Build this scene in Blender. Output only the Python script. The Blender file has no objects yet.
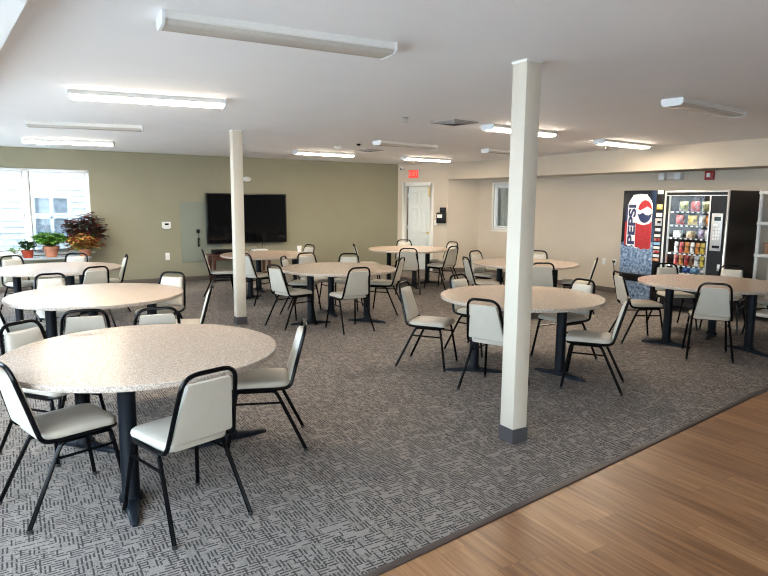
import bpy, bmesh, math, random
from mathutils import Matrix, Vector
C = bpy.context.scene.collection
PI = math.pi
rad = math.radians
random.seed(7)

# ------------------------------------------------------------------ materials
MATS = {}
def new_mat(name):
    m = bpy.data.materials.new(name); m.use_nodes = True
    MATS[name] = m
    nt = m.node_tree
    return m, nt, nt.nodes['Principled BSDF']
def mat(name, col, rough=.5, metal=0, var=.0, scale=30, bump=0, spec=.5, coat=0):
    m, nt, b = new_mat(name)
    b.inputs['Base Color'].default_value = (*col, 1)
    b.inputs['Roughness'].default_value = rough
    b.inputs['Metallic'].default_value = metal
    b.inputs['Specular IOR Level'].default_value = spec
    b.inputs['Coat Weight'].default_value = coat
    if var or bump:
        tc = nt.nodes.new('ShaderNodeTexCoord')
        n = nt.nodes.new('ShaderNodeTexNoise'); n.inputs['Scale'].default_value = scale
        n.inputs['Detail'].default_value = 4
        nt.links.new(tc.outputs['Object'], n.inputs['Vector'])
        if var:
            r = nt.nodes.new('ShaderNodeMapRange')
            r.inputs['From Min'].default_value = .3; r.inputs['From Max'].default_value = .7
            r.inputs['To Min'].default_value = 1 - var; r.inputs['To Max'].default_value = 1 + var
            nt.links.new(n.outputs['Fac'], r.inputs['Value'])
            x = nt.nodes.new('ShaderNodeVectorMath'); x.operation = 'SCALE'
            x.inputs[0].default_value = col
            nt.links.new(r.outputs[0], x.inputs['Scale'])
            nt.links.new(x.outputs[0], b.inputs['Base Color'])
        if bump:
            bp = nt.nodes.new('ShaderNodeBump'); bp.inputs['Strength'].default_value = bump
            bp.inputs['Distance'].default_value = .002
            nt.links.new(n.outputs['Fac'], bp.inputs['Height'])
            nt.links.new(bp.outputs[0], b.inputs['Normal'])
    return m
class NG:
    """tiny expression helper for math nodes"""
    def __init__(s, nt): s.nt = nt
    def val(s, sock, v):
        if isinstance(v, (int, float)): sock.default_value = v
        else: s.nt.links.new(v, sock)
    def m(s, op, a, b=0, c=0):
        n = s.nt.nodes.new('ShaderNodeMath'); n.operation = op
        s.val(n.inputs[0], a); s.val(n.inputs[1], b); s.val(n.inputs[2], c)
        return n.outputs[0]
    def white(s, a, b=0.0):
        n = s.nt.nodes.new('ShaderNodeTexWhiteNoise'); n.noise_dimensions = '2D'
        cb = s.nt.nodes.new('ShaderNodeCombineXYZ')
        s.val(cb.inputs[0], a); s.val(cb.inputs[1], b)
        s.nt.links.new(cb.outputs[0], n.inputs['Vector'])
        return n.outputs['Value']
    def pos(s):
        g = s.nt.nodes.new('ShaderNodeNewGeometry')
        x = s.nt.nodes.new('ShaderNodeSeparateXYZ'); s.nt.links.new(g.outputs['Position'], x.inputs[0])
        return g.outputs['Position'], x.outputs[0], x.outputs[1], x.outputs[2]
    def noise(s, vec, scale, detail=3):
        n = s.nt.nodes.new('ShaderNodeTexNoise'); n.inputs['Scale'].default_value = scale
        n.inputs['Detail'].default_value = detail
        s.nt.links.new(vec, n.inputs['Vector']); return n.outputs['Fac']
    def mix(s, f, a, b):
        n = s.nt.nodes.new('ShaderNodeMix'); n.data_type = 'RGBA'
        s.val(n.inputs[0], f)
        for k, v in ((6, a), (7, b)):
            if isinstance(v, tuple): n.inputs[k].default_value = (*v, 1)
            else: s.nt.links.new(v, n.inputs[k])
        return n.outputs[2]
    def ramp(s, f, stops):
        n = s.nt.nodes.new('ShaderNodeValToRGB'); s.val(n.inputs[0], f)
        e = n.color_ramp.elements
        while len(e) < len(stops): e.new(.5)
        for i, (p, c) in enumerate(stops): e[i].position = p; e[i].color = (*c, 1)
        return n.outputs[0]
    def scalexyz(s, vec, k):
        n = s.nt.nodes.new('ShaderNodeVectorMath'); n.operation = 'MULTIPLY'
        s.nt.links.new(vec, n.inputs[0]); n.inputs[1].default_value = k; return n.outputs[0]

def carpet_mat():
    m, nt, b = new_mat('carpet'); g = NG(nt)
    P, x, y, z = g.pos()
    def layer(u, v, w, ln, wid):
        c = g.m('FLOOR', g.m('DIVIDE', u, w))
        fu = g.m('FRACT', g.m('DIVIDE', u, w))
        off = g.m('MULTIPLY', g.white(c, .3), 9.0)
        vv = g.m('ADD', g.m('DIVIDE', v, ln), off)
        cell = g.m('FLOOR', vv)
        dash = g.m('LESS_THAN', g.m('FRACT', vv), .86)
        keep = g.m('LESS_THAN', g.white(c, cell), .78)
        return g.m('MULTIPLY', g.m('MULTIPLY', g.m('LESS_THAN', fu, wid), dash), keep)
    wob = g.m('MULTIPLY', g.m('SUBTRACT', g.noise(P, 30, 1), .5), .006)
    xw, yw = g.m('ADD', x, wob), g.m('ADD', y, wob)
    la = layer(xw, yw, .0190, .074, .45)
    lb = layer(yw, xw, .0205, .064, .44)
    lc = layer(yw, xw, .0100, .030, .5)
    row = g.m('FLOOR', g.m('DIVIDE', y, .0675))
    cx = g.m('FLOOR', g.m('ADD', g.m('DIVIDE', x, .057), g.white(row, .7)))
    pick = g.m('GREATER_THAN', g.white(cx, row), .44)
    rare = g.m('GREATER_THAN', g.white(g.m('FLOOR', g.m('DIVIDE', x, .019)), row), .72)
    inv = g.m('SUBTRACT', 1.0, pick)
    line = g.m('MAXIMUM', g.m('MULTIPLY', la, g.m('MAXIMUM', inv, rare)), g.m('MULTIPLY', lb, pick))
    line = g.m('MAXIMUM', g.m('MULTIPLY', line, .92), g.m('MULTIPLY', g.m('MULTIPLY', lc, inv), .45))
    n = g.noise(P, 160, 2)
    base = g.ramp(n, [(.25, (.165, .145, .13)), (.75, (.36, .32, .29))])
    big = g.noise(P, 2.2, 2)
    dark = g.mix(big, (.03, .028, .028), (.05, .045, .043))
    nt.links.new(g.mix(line, base, dark), b.inputs['Base Color'])
    b.inputs['Roughness'].default_value = .95; b.inputs['Specular IOR Level'].default_value = .12
    bp = nt.nodes.new('ShaderNodeBump'); bp.inputs['Strength'].default_value = .4; bp.inputs['Distance'].default_value = .003
    nt.links.new(g.m('SUBTRACT', n, line), bp.inputs['Height']); nt.links.new(bp.outputs[0], b.inputs['Normal'])
    return m
def wood_mat():
    m, nt, b = new_mat('vinyl_planks'); g = NG(nt)
    P, x, y, z = g.pos()
    w, L = .155, 1.22
    c = g.m('FLOOR', g.m('DIVIDE', x, w)); fu = g.m('FRACT', g.m('DIVIDE', x, w))
    vv = g.m('ADD', g.m('DIVIDE', y, L), g.m('MULTIPLY', g.white(c, .1), 5.0))
    cell = g.m('FLOOR', vv); fv = g.m('FRACT', vv)
    tone = g.white(c, cell)
    st = g.scalexyz(P, (30.0, 1.6, 1.0))
    ad = nt.nodes.new('ShaderNodeVectorMath'); ad.operation = 'ADD'
    cb = nt.nodes.new('ShaderNodeCombineXYZ'); nt.links.new(g.m('MULTIPLY', tone, 37.0), cb.inputs[1])
    nt.links.new(st, ad.inputs[0]); nt.links.new(cb.outputs[0], ad.inputs[1])
    gr = g.noise(ad.outputs[0], 1.0, 6)
    fine = g.noise(g.scalexyz(P, (160.0, 5.0, 1.0)), 1.0, 3)
    f = g.m('ADD', g.m('MULTIPLY', gr, .62), g.m('ADD', g.m('MULTIPLY', tone, .16), g.m('MULTIPLY', fine, .3)))
    col = g.ramp(f, [(.32, (.125, .05, .019)), (.5, (.245, .112, .046)), (.68, (.375, .195, .09)), (.85, (.49, .29, .155))])
    seam = g.m('MAXIMUM', g.m('LESS_THAN', fu, .012), g.m('LESS_THAN', fv, .0022))
    nt.links.new(g.mix(g.m('MULTIPLY', seam, .55), col, (.07, .035, .02)), b.inputs['Base Color'])
    nt.links.new(g.m('ADD', .24, g.m('MULTIPLY', fine, .2)), b.inputs['Roughness'])
    bp = nt.nodes.new('ShaderNodeBump'); bp.inputs['Strength'].default_value = .15; bp.inputs['Distance'].default_value = .002
    nt.links.new(fine, bp.inputs['Height']); nt.links.new(bp.outputs[0], b.inputs['Normal'])
    return m
def speckle_mat(name, lo, mid, hi, sc, rough):
    m, nt, b = new_mat(name); g = NG(nt)
    tc = nt.nodes.new('ShaderNodeTexCoord')
    n = g.noise(tc.outputs['Object'], sc, 5)
    v = nt.nodes.new('ShaderNodeTexVoronoi'); v.inputs['Scale'].default_value = sc * 1.3
    nt.links.new(tc.outputs['Object'], v.inputs['Vector'])
    sx = nt.nodes.new('ShaderNodeSeparateColor'); nt.links.new(v.outputs['Color'], sx.inputs[0])
    f = g.m('ADD', g.m('MULTIPLY', n, .55), g.m('MULTIPLY', sx.outputs[0], .45))
    nt.links.new(g.ramp(f, [(.28, lo), (.48, mid), (.72, hi)]), b.inputs['Base Color'])
    b.inputs['Roughness'].default_value = rough
    return m
def emit(name, col, s):
    m, nt, b = new_mat(name)
    b.inputs['Base Color'].default_value = (.8, .8, .8, 1)
    b.inputs['Emission Color'].default_value = (*col, 1); b.inputs['Emission Strength'].default_value = s
    return m
def glass_mat(name, tint=(1, 1, 1), refl=.06):
    m, nt, b = new_mat(name); nt.nodes.remove(b)
    t = nt.nodes.new('ShaderNodeBsdfTransparent'); t.inputs[0].default_value = (*tint, 1)
    gl = nt.nodes.new('ShaderNodeBsdfGlossy'); gl.inputs['Roughness'].default_value = .02
    lw = nt.nodes.new('ShaderNodeFresnel'); lw.inputs['IOR'].default_value = 1.45
    mx = nt.nodes.new('ShaderNodeMixShader')
    ge = nt.nodes.new('ShaderNodeNewGeometry'); g = NG(nt)
    nt.links.new(g.m('MULTIPLY', lw.outputs[0], g.m('SUBTRACT', 1.0, ge.outputs['Backfacing'])), mx.inputs[0]); nt.links.new(t.outputs[0], mx.inputs[1]); nt.links.new(gl.outputs[0], mx.inputs[2])
    nt.links.new(mx.outputs[0], nt.nodes['Material Output'].inputs[0])
    return m
def ice_mat():
    m, nt, b = new_mat('ice_print'); g = NG(nt)
    P, x, y, z = g.pos()
    n = g.noise(P, 22, 4)
    v = nt.nodes.new('ShaderNodeTexVoronoi'); v.inputs['Scale'].default_value = 26; nt.links.new(P, v.inputs['Vector'])
    f = g.m('ADD', g.m('MULTIPLY', n, .85), g.m('MULTIPLY', v.outputs['Distance'], .3))
    ice = g.ramp(f, [(.3, (.03, .06, .14)), (.48, (.11, .18, .31)), (.68, (.26, .36, .50)), (.9, (.6, .68, .78))])
    top = g.m('ADD', 1.02, g.m('MULTIPLY', g.noise(P, 9, 3), .22))
    isice = g.m('LESS_THAN', z, g.m('SUBTRACT', top, .06))
    edge = g.m('MULTIPLY', g.m('SUBTRACT', 6.42, y), 3.0)
    bg = g.mix(g.m('MINIMUM', g.m('MAXIMUM', edge, 0.0), .5), (.006, .008, .014), (.03, .08, .2))
    nt.links.new(g.mix(isice, bg, ice), b.inputs['Base Color']); b.inputs['Roughness'].default_value = .25
    return m

carpet_mat(); wood_mat(); ice_mat()
mat('green_wall', (.285, .268, .190), .75, var=.025, scale=3, bump=.08)
mat('beige_wall', (.58, .505, .41), .75, var=.02, scale=3, bump=.08)
mat('side_wall', (.62, .58, .5), .8, var=.02, scale=3)
mat('ceiling_paint', (.84, .835, .85), .9, var=.012, scale=2, bump=.1)
mat('soffit_white', (.88, .89, .90), .85, var=.01, scale=2)
mat('column_paint', (.63, .575, .485), .5, var=.01, scale=4)
mat('column_base', (.07, .066, .07), .5, var=.05)
mat('baseboard', (.11, .085, .07), .5, var=.06)
mat('transition_strip', (.05, .034, .03), .45, var=.1)
mat('white_trim', (.78, .77, .72), .4, var=.01)
mat('door_paint', (.66, .69, .66), .4, var=.01)
mat('window_vinyl', (.85, .87, .9), .35, var=.01)
speckle_mat('laminate', (.31, .225, .175), (.49, .375, .295), (.66, .55, .46), 170, .27)
speckle_mat('laminate_edge', (.26, .21, .175), (.41, .345, .295), (.56, .48, .42), 130, .4)
mat('pedestal_paint', (.004, .006, .010), .45, var=.1, spec=.14)
mat('pedestal_foot', (.008, .012, .018), .45, var=.1, spec=.2)
mat('frame_black', (.002, .0024, .0034), .2, var=.1, spec=.16)
mat('glide_rubber', (.02, .02, .02), .7, var=.1)
mat('vinyl_seat', (.46, .42, .36), .42, var=.03, scale=9, bump=.15)
mat('vinyl_back', (.51, .48, .42), .45, var=.03, scale=9, bump=.15)
mat('fixture_white', (.74, .73, .70), .4, var=.01)
mat('fixture_cap', (.80, .82, .84), .4, var=.01)
mat('lens_off', (.52, .49, .45), .25, var=.06, scale=60)
emit('lens_on', (1, .85, .66), 22)
mat('grille_metal', (.36, .36, .36), .5, var=.02)
mat('duct_dark', (.07, .07, .07), .9, var=.1)
mat('plastic_white', (.78, .78, .76), .4, var=.01)
mat('plastic_black', (.005, .005, .006), .4, var=.1, spec=.2)
mat('screen', (.003, .003, .004), .06, spec=.22)
mat('tv_bezel', (.008, .008, .009), .3, var=.1)
mat('stand_wood', (.075, .025, .016), .35, var=.25, scale=14)
mat('panel_paint', (.215, .235, .19), .55, var=.02, scale=3)
mat('steel', (.6, .6, .6), .35, metal=.9, var=.04)
mat('brass', (.6, .42, .14), .35, metal=.9, var=.05)
mat('alarm_red', (.35, .012, .012), .35, var=.05)
emit('exit_red', (1, .07, .03), .22)
MATS['exit_red'].node_tree.nodes['Principled BSDF'].inputs['Base Color'].default_value = (.5, .03, .02, 1)
mat('exit_case', (.62, .55, .5), .5, var=.02)
mat('exit_letter', (.75, .32, .26), .5, var=.02)
mat('interior_dark', (.06, .055, .05), .7, var=.1)
mat('curtain', (.60, .56, .50), .8, var=.08, scale=12)
glass_mat('pane_glass', (.80, .84, .85)); glass_mat('vending_glass', (.96, .97, .98))
mat('can_silver', (.74, .74, .75), .3, var=.06, scale=40)
mat('print_red', (.40, .012, .014), .3, var=.22, scale=26)
mat('print_blue', (.012, .02, .085), .3, var=.1)
mat('print_white', (.8, .8, .8), .3, var=.02)
mat('machine_black', (.006, .006, .008), .35, var=.1, spec=.3)
mat('machine_brown', (.020, .011, .008), .35, var=.12, scale=8, spec=.3)
mat('machine_panel', (.012, .012, .014), .4, var=.1, spec=.25)
mat('aluminium', (.72, .72, .71), .3, metal=.65, var=.03)
mat('keypad_silver', (.55, .56, .57), .35, metal=.4, var=.03)
mat('lcd_dark', (.01, .02, .015), .15)
mat('tray_dark', (.05, .05, .05), .5, var=.1)
emit('machine_lamp', (.9, .96, 1), 12)
mat('shelf_white', (.74, .73, .7), .45, var=.02)
mat('cardboard', (.26, .15, .09), .8, var=.12)
mat('soil', (.03, .02, .014), .95, var=.3, scale=60)
mat('terracotta', (.42, .17, .10), .7, var=.1, scale=20)
mat('pot_red', (.34, .05, .025), .25, var=.15, scale=12)
mat('leaf_dark', (.03, .085, .025), .45, var=.35, scale=25)
mat('leaf_green', (.15, .34, .05), .45, var=.4, scale=25)
mat('leaf_burgundy', (.085, .018, .02), .45, var=.4, scale=20)
mat('stem_green', (.08, .12, .03), .6, var=.2)
mat('petal_pink', (.8, .25, .3), .5, var=.1)
mat('grey_metal', (.33, .36, .38), .5, var=.06)
mat('paper_cup', (.85, .84, .8), .6, var=.02)
mat('siding', (.78, .80, .82), .6, var=.02, scale=2)
mat('bounce_ground', (.50, .50, .48), .9, var=.08, scale=3)  # ground outside, made pale to bounce daylight up to the ceiling
mat('neighbour_pane', (.30, .34, .38), .25, var=.2, scale=12)
m, nt, b = new_mat('leaf_coleus'); g = NG(nt)
tc = nt.nodes.new('ShaderNodeTexCoord'); n_ = g.noise(tc.outputs['Object'], 22, 3)
nt.links.new(g.ramp(n_, [(.34, (.28, .02, .04)), (.46, (.42, .06, .06)), (.54, (.60, .46, .10)), (.68, (.40, .48, .08))]), b.inputs['Base Color'])
b.inputs['Roughness'].default_value = .45
for nm, col in {'olive': (.22, .22, .06), 'red': (.45, .03, .02), 'green': (.10, .25, .05), 'orange': (.62, .22, .03), 'yellow': (.65, .48, .06),
                'white': (.75, .73, .70), 'blue': (.04, .12, .42), 'sky': (.25, .5, .75), 'tan': (.55, .4, .22), 'purple': (.45, .35, .5), 'brown': (.2, .09, .04)}.items():
    m, nt, b = new_mat('wrap_' + nm); g = NG(nt)
    tc = nt.nodes.new('ShaderNodeTexCoord'); n_ = g.noise(tc.outputs['Object'], 14, 2)
    pale = tuple(min(1, c * .6 + .3) for c in col)
    nt.links.new(g.ramp(n_, [(.36, tuple(c*.25 for c in col)), (.44, col), (.54, col), (.60, pale)]), b.inputs['Base Color']); b.inputs['Roughness'].default_value = .3

# ------------------------------------------------------------------ mesh builder
def fillet(path, r, n=5, closed=False):
    out = [Vector(path[0])]
    for i in range(1, len(path) - 1):
        a, p, c = Vector(path[i-1]), Vector(path[i]), Vector(path[i+1])
        d1 = (a - p); d2 = (c - p)
        k = min(r, d1.length * .49, d2.length * .49)
        A = p + d1.normalized() * k; B = p + d2.normalized() * k
        for j in range(n + 1):
            t = j / n
            out.append(A * (1-t)**2 + p * 2*t*(1-t) + B * t*t)
    out.append(Vector(path[-1]))
    return out
class MB:
    def __init__(s): s.v = []; s.f = []
    def add(s, v, f):
        o = len(s.v); s.v += [tuple(p) for p in v]; s.f += [tuple(i + o for i in q) for q in f]; return s
    def box(s, x0, x1, y0, y1, z0, z1):
        v = [(x, y, z) for z in (z0, z1) for y in (y0, y1) for x in (x0, x1)]
        return s.add(v, [(0,2,3,1), (4,5,7,6), (0,1,5,4), (2,6,7,3), (0,4,6,2), (1,3,7,5)])
    def tube(s, path, r, seg=8, cap=True, squash=1):
        P = [Vector(p) for p in path]; n = len(P)
        T = [((P[min(i+1, n-1)] - P[max(i-1, 0)]).normalized()) for i in range(n)]
        u = T[0].orthogonal().normalized(); v = []
        R = r if isinstance(r, (list, tuple)) else [r] * n
        for i in range(n):
            u = (u - T[i] * u.dot(T[i])).normalized(); w = T[i].cross(u)
            for k in range(seg):
                a = 2 * PI * k / seg
                v.append(P[i] + (u * math.cos(a) + w * math.sin(a) * squash) * R[i])
        f = [(i*seg + k, i*seg + (k+1) % seg, (i+1)*seg + (k+1) % seg, (i+1)*seg + k) for i in range(n-1) for k in range(seg)]
        if cap: f += [tuple(range(seg))[::-1], tuple((n-1)*seg + k for k in range(seg))]
        return s.add(v, f)
    def lathe(s, prof, seg=32, c=(0, 0, 0), caps=True):
        v = []; n = len(prof)
        for r, z in prof:
            for k in range(seg):
                a = 2*PI*k/seg; v.append((c[0] + r*math.cos(a), c[1] + r*math.sin(a), c[2] + z))
        f = [(i*seg + k, i*seg + (k+1) % seg, (i+1)*seg + (k+1) % seg, (i+1)*seg + k) for i in range(n-1) for k in range(seg)]
        if caps: f += [tuple(range(seg))[::-1], tuple((n-1)*seg + k for k in range(seg))]
        return s.add(v, f)
    def loft(s, rings, caps=True):
        n = len(rings[0]); v = [p for r in rings for p in r]
        f = [(i*n + k, i*n + (k+1) % n, (i+1)*n + (k+1) % n, (i+1)*n + k) for i in range(len(rings)-1) for k in range(n)]
        if caps: f += [tuple(range(n))[::-1], tuple((len(rings)-1)*n + k for k in range(n))]
        return s.add(v, f)
    def prism(s, out, axis, a, b):
        def P(q, t): return (t, q[0], q[1]) if axis == 'x' else ((q[0], t, q[1]) if axis == 'y' else (q[0], q[1], t))
        return s.loft([[P(q, a) for q in out], [P(q, b) for q in out]])
    def xf(s, M):
        s.v = [tuple(M @ Vector(p)) for p in s.v]; return s
    def mesh(s, name, m, bevel=0, seg=2, smooth=True, ang=40):
        me = bpy.data.meshes.new(name); me.from_pydata(s.v, [], s.f)
        bm = bmesh.new(); bm.from_mesh(me)
        bmesh.ops.remove_doubles(bm, verts=bm.verts, dist=1e-6)
        bmesh.ops.recalc_face_normals(bm, faces=bm.faces)
        if bevel:
            ed = [e for e in bm.edges if len(e.link_faces) == 2 and e.calc_face_angle(0) > .6]
            bmesh.ops.bevel(bm, geom=ed, offset=bevel, segments=seg, affect='EDGES', profile=.5, clamp_overlap=True)
        bm.to_mesh(me); bm.free()
        if smooth:
            me.shade_smooth(); me.set_sharp_from_angle(angle=rad(ang))
        me.materials.append(MATS[m])
        return me
    def build(s, name, m, parent=None, bevel=0, world=False, **kw):
        if world and parent is not None:
            w = parent.matrix_basis.copy(); q = parent.parent
            while q: w = q.matrix_basis @ w; q = q.parent
            s.xf(w.inverted())
        return link(name, s.mesh(name, m, bevel, **kw), parent)
def link(name, me, parent=None, loc=(0, 0, 0), rz=0):
    o = bpy.data.objects.new(name, me); C.objects.link(o)
    o.parent = parent; o.location = loc; o.rotation_euler = (0, 0, rz)
    return o
def tag(o, label, cat, group=None):
    o['label'] = label; o['category'] = cat
    if group: o['group'] = group
    return o
def thing(name, label, cat, loc=(0, 0, 0), rz=0, group=None):
    o = bpy.data.objects.new(name, None); C.objects.link(o)
    o.location = loc; o.rotation_euler = (0, 0, rz); o.empty_display_size = .1
    bpy.context.view_layer.update() if False else None
    o.matrix_basis = Matrix.Translation(loc) @ Matrix.Rotation(rz, 4, 'Z')
    return tag(o, label, cat, group)
def struct(o): o['kind'] = 'structure'; return o
def rrect(hw, hd, r, n=5, taper=0):
    """rounded rectangle outline; taper narrows the -y end"""
    out = []
    for cx, cy, a0 in ((hw-r, hd-r, 0), (-hw+r, hd-r, 90), (-hw+r, -hd+r, 180), (hw-r, -hd+r, 270)):
        for k in range(n+1):
            a = rad(a0 + 90*k/n); x = cx + r*math.cos(a); y = cy + r*math.sin(a)
            out.append((x * (1 - taper * (hd - y) / (2*hd)), y))
    return out
def wall(name, m, axisM, s0, s1, z0, z1, t, holes=()):
    """wall in a local frame: s along, +y outward thickness t"""
    b = MB()
    S = sorted({s0, s1, *[h[0] for h in holes], *[h[1] for h in holes]})
    Z = sorted({z0, z1, *[h[2] for h in holes], *[h[3] for h in holes]})
    for i in range(len(S)-1):
        for j in range(len(Z)-1):
            cs, cz = (S[i]+S[i+1])/2, (Z[j]+Z[j+1])/2
            if any(h[0] < cs < h[1] and h[2] < cz < h[3] for h in holes): continue
            b.box(S[i], S[i+1], 0, t, Z[j], Z[j+1])
    b.xf(axisM)
    return struct(b.build(name, m, smooth=False))
def frame2(a, bpt):
    """local frame from a to bpt: x along, y to the LEFT-hand outward side chosen by caller"""
    a = Vector((*a, 0)); d = (Vector((*bpt, 0)) - a); L = d.length; d.normalize()
    n = Vector((-d.y, d.x, 0))
    M = Matrix(((d.x, n.x, 0, a.x), (d.y, n.y, 0, a.y), (0, 0, 1, 0), (0, 0, 0, 1)))
    return M, L

# ------------------------------------------------------------------ the room
H = 2.65
GY = 13.244
LX, BY, RX, SX = -1.5, -4.6, 9.919, 9.237
# floor: carpet and wood meet on the line through (1.311,2.262) and (6.018,2.875)
k = (2.875 - 2.262) / (6.018 - 1.311)
def seam(x): return 2.262 + k * (x - 1.311)
fl = MB().prism([(LX, seam(LX)), (RX+.1, seam(RX+.1)), (RX+.1, GY+.1), (LX, GY+.1)], 'z', -.06, 0)
struct(fl.build('floor', 'carpet', smooth=False))
fw = MB().prism([(LX, BY), (RX+.1, BY), (RX+.1, seam(RX+.1)), (LX, seam(LX))], 'z', -.06, -.002)
struct(fw.build('floor', 'vinyl_planks', smooth=False))
ts = MB().prism([(LX, seam(LX)-.028), (RX, seam(RX)-.028), (RX, seam(RX)+.016), (LX, seam(LX)+.016)], 'z', -.01, .006)
struct(ts.build('trim_1', 'transition_strip', bevel=.003))
struct(MB().box(LX-.2, RX+.2, BY-.2, GY+.2, H, H+.12).build('ceiling', 'ceiling_paint', smooth=False))
# lower bulkhead along the left wall
zb = 2.47
struct(MB().prism([(LX, BY), (.83, BY), (-.87, GY), (LX, GY)], 'z', zb, H).build('soffit_left', 'soffit_white', smooth=False))
# green wall with the double window
W1 = (-.74, 1.395, .70, 2.275)
M, L = frame2((LX-.1, GY), (8.5, GY))
wall('wall_back', 'green_wall', M, 0, L, 0, H, .16, [(W1[0]-LX+.1, W1[1]-LX+.1, W1[2], W1[3])])
# angled wall with the door
A, B = (8.5, GY), (SX, 12.12)
MD, LD = frame2(A, B)
DH = (.20, .90, 0, 2.12)
wall('wall_door', 'beige_wall', MD, 0, LD, 0, H, .14, [DH])
# alcove side and long right wall, soffit above
Ms, Ls = frame2(B, (RX, 11.77))
wall('wall_alcove', 'beige_wall', Ms, 0, Ls + .1, 0, H, .12)
W2 = (10.30, 11.22, 1.09, 2.13)
Mr, Lr = frame2((RX, 11.9), (RX, BY))
wall('wall_right', 'beige_wall', Mr, 0, Lr, 0, H, .14, [(11.9-W2[1], 11.9-W2[0], W2[2], W2[3])])
struct(MB().prism([(SX, 12.12), (RX+.02, 11.76), (RX+.02, BY), (SX, BY)], 'z', 2.262, H).build('soffit_right', 'beige_wall', smooth=False))
# left and rear walls with daylight windows, all beyond the frame
WL = [(-3.6, -1.0), (.2, 4.0), (5.2, 8.2), (9.0, 11.2), (11.85, 13.2)]
Ml, Ll = frame2((LX, BY), (LX, GY))
wall('wall_left', 'side_wall', Ml, 0, Ll, 0, H, .16, [(a-BY, b-BY, .6, 2.35) for a, b in WL])
WB = [(.4, 1.9)]  # unseen window behind the camera, added for fill daylight
Mb, Lb = frame2((RX+.1, BY), (LX-.1, BY))
wall('wall_front', 'side_wall', Mb, 0, Lb, 0, H, .16, [(RX+.1-b, RX+.1-a, .5, 2.3) for a, b in WB])

def window(name, M, s0, s1, z0, z1, nsash, depth=.07, rail=True, off=.05, mull=None):
    """double-hung window unit in a wall's local frame"""
    f = MB(); w = .045
    y0, y1 = off, off + depth
    f.box(s0, s1, y0, y1, z1-w, z1); f.box(s0, s1, y0, y1, z0, z0+w)
    cuts = [s0, *(mull or [s0 + (s1-s0)*i/nsash for i in range(1, nsash)]), s1]
    for i, c in enumerate(cuts):
        ww = w if i in (0, len(cuts)-1) else w*1.5
        a = c if i == 0 else (c-ww if i == len(cuts)-1 else c-ww/2)
        f.box(a, a+ww, y0, y1, z0+w, z1-w)
    f.xf(M); o = struct(f.build(name, 'window_vinyl', bevel=.003))
    zm = (z0 + z1)/2 - .08
    for i in range(len(cuts)-1):
        a = cuts[i] + (w if i == 0 else w*.75); b = cuts[i+1] - (w if i == len(cuts)-2 else w*.75)
        parts = [(zm, z1-w, .028)] + [(z0+w, zm+.03, .0)] if rail else [(z0+w, z1-w, .02)]
        for za, zb_, dy in parts:
            q = MB(); e = .032; ya, yb = y0+dy+.006, y0+dy+.03
            q.box(a, a+e, ya, yb, za, zb_); q.box(b-e, b, ya, yb, za, zb_)
            q.box(a+e, b-e, ya, yb, za, za+e); q.box(a+e, b-e, ya, yb, zb_-e, zb_)
            q.xf(M); sash = q.build('sash', 'window_vinyl', o, bevel=.002)
            p = MB().box(a+e, b-e, ya+.01, ya+.014, za+e, zb_-e); p.xf(M); p.build('pane', 'pane_glass', sash, smooth=False)
    return o
M, L = frame2((LX-.1, GY), (8.5, GY))
w1 = window('window_1', M, W1[0]-LX+.1, W1[1]-LX+.1, W1[2], W1[3], 2, mull=[.33-LX+.1])
MB().box(W1[0]-.03, W1[1]+.03, GY-.05, GY+.05, W1[2]-.03, W1[2]).build('window_sill', 'white_trim', w1, bevel=.004)
dimmer = glass_mat('dimming_film', (.62, .63, .64))  # made-up tinted sheet, added to dim the overbright view outside
for a, b in ((W1[0]+.05, .30), (.365, W1[1]-.05)):
    MB().box(a, b, GY+.128, GY+.130, W1[2]+.05, W1[3]-.05).build('window_dimmer', 'dimming_film', w1, smooth=False)
# raised blind stack at the head of each sash pair
for a, b in ((W1[0]+.05, .29), (.37, W1[1]-.05)):
    q = MB().box(a, b, GY+.005, GY+.045, W1[3]-.055, W1[3]-.012)
    q.build('blind_headrail', 'window_vinyl', w1, bevel=.004)
# alcove window with trim
o2 = window('window_2', Mr, 11.9-W2[1], 11.9-W2[0], W2[2], W2[3], 1, rail=False, off=.02)
q = MB(); t = .055
q.box(RX-.02, RX, W2[0]-t, W2[1]+t, W2[3], W2[3]+t); q.box(RX-.02, RX, W2[0]-t, W2[1]+t, W2[2]-t, W2[2])
q.box(RX-.02, RX, W2[0]-t, W2[0], W2[2], W2[3]); q.box(RX-.02, RX, W2[1], W2[1]+t, W2[2], W2[3])
q.build('window_trim', 'white_trim', o2, bevel=.004)
cu = MB(); pts = [(RX+.18 + .02*math.sin(i*1.1), 10.32 + 1.2*i/40) for i in range(41)]
cu.loft([[(x, y, z) for x, y in pts] + [(x+.004, y, z) for x, y in pts[::-1]] for z in (1.0, 2.2)])
tag(cu.build('curtain', 'curtain'), 'grey curtain hanging behind the small alcove window', 'curtain')
struct(MB().box(RX+.145, RX+.17, 9.7, 11.9, .8, 2.5).box(RX+.14, RX+1.0, 9.7, 9.72, .8, 2.5).build('wall_office', 'interior_dark', smooth=False)).location.x = .55
for i, (a, b) in enumerate(WL): window('window_%d' % (i+3), Ml, a-BY, b-BY, .6, 2.35, 1 if b-a < 1.5 else 2)
for i, (a, b) in enumerate(WB): window('window_%d' % (i+8), Mb, RX+.1-b, RX+.1-a, .5, 2.3, 2)
# baseboards
bh, bt = .10, .012
def base(name, M, s0, s1, dz=0):
    q = MB().box(s0, s1, -bt, 0, 0, bh); q.xf(M); struct(q.build(name, 'baseboard', bevel=.003))
base('baseboard_back', M, .1, L); base('baseboard_door', MD, .98, LD); base('baseboard_alcove', Ms, 0, Ls-.01)
base('baseboard_door', MD, 0, .12)
base('baseboard_right', Mr, .13, Lr)
base('baseboard_left', Ml, 0, Ll)
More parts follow.
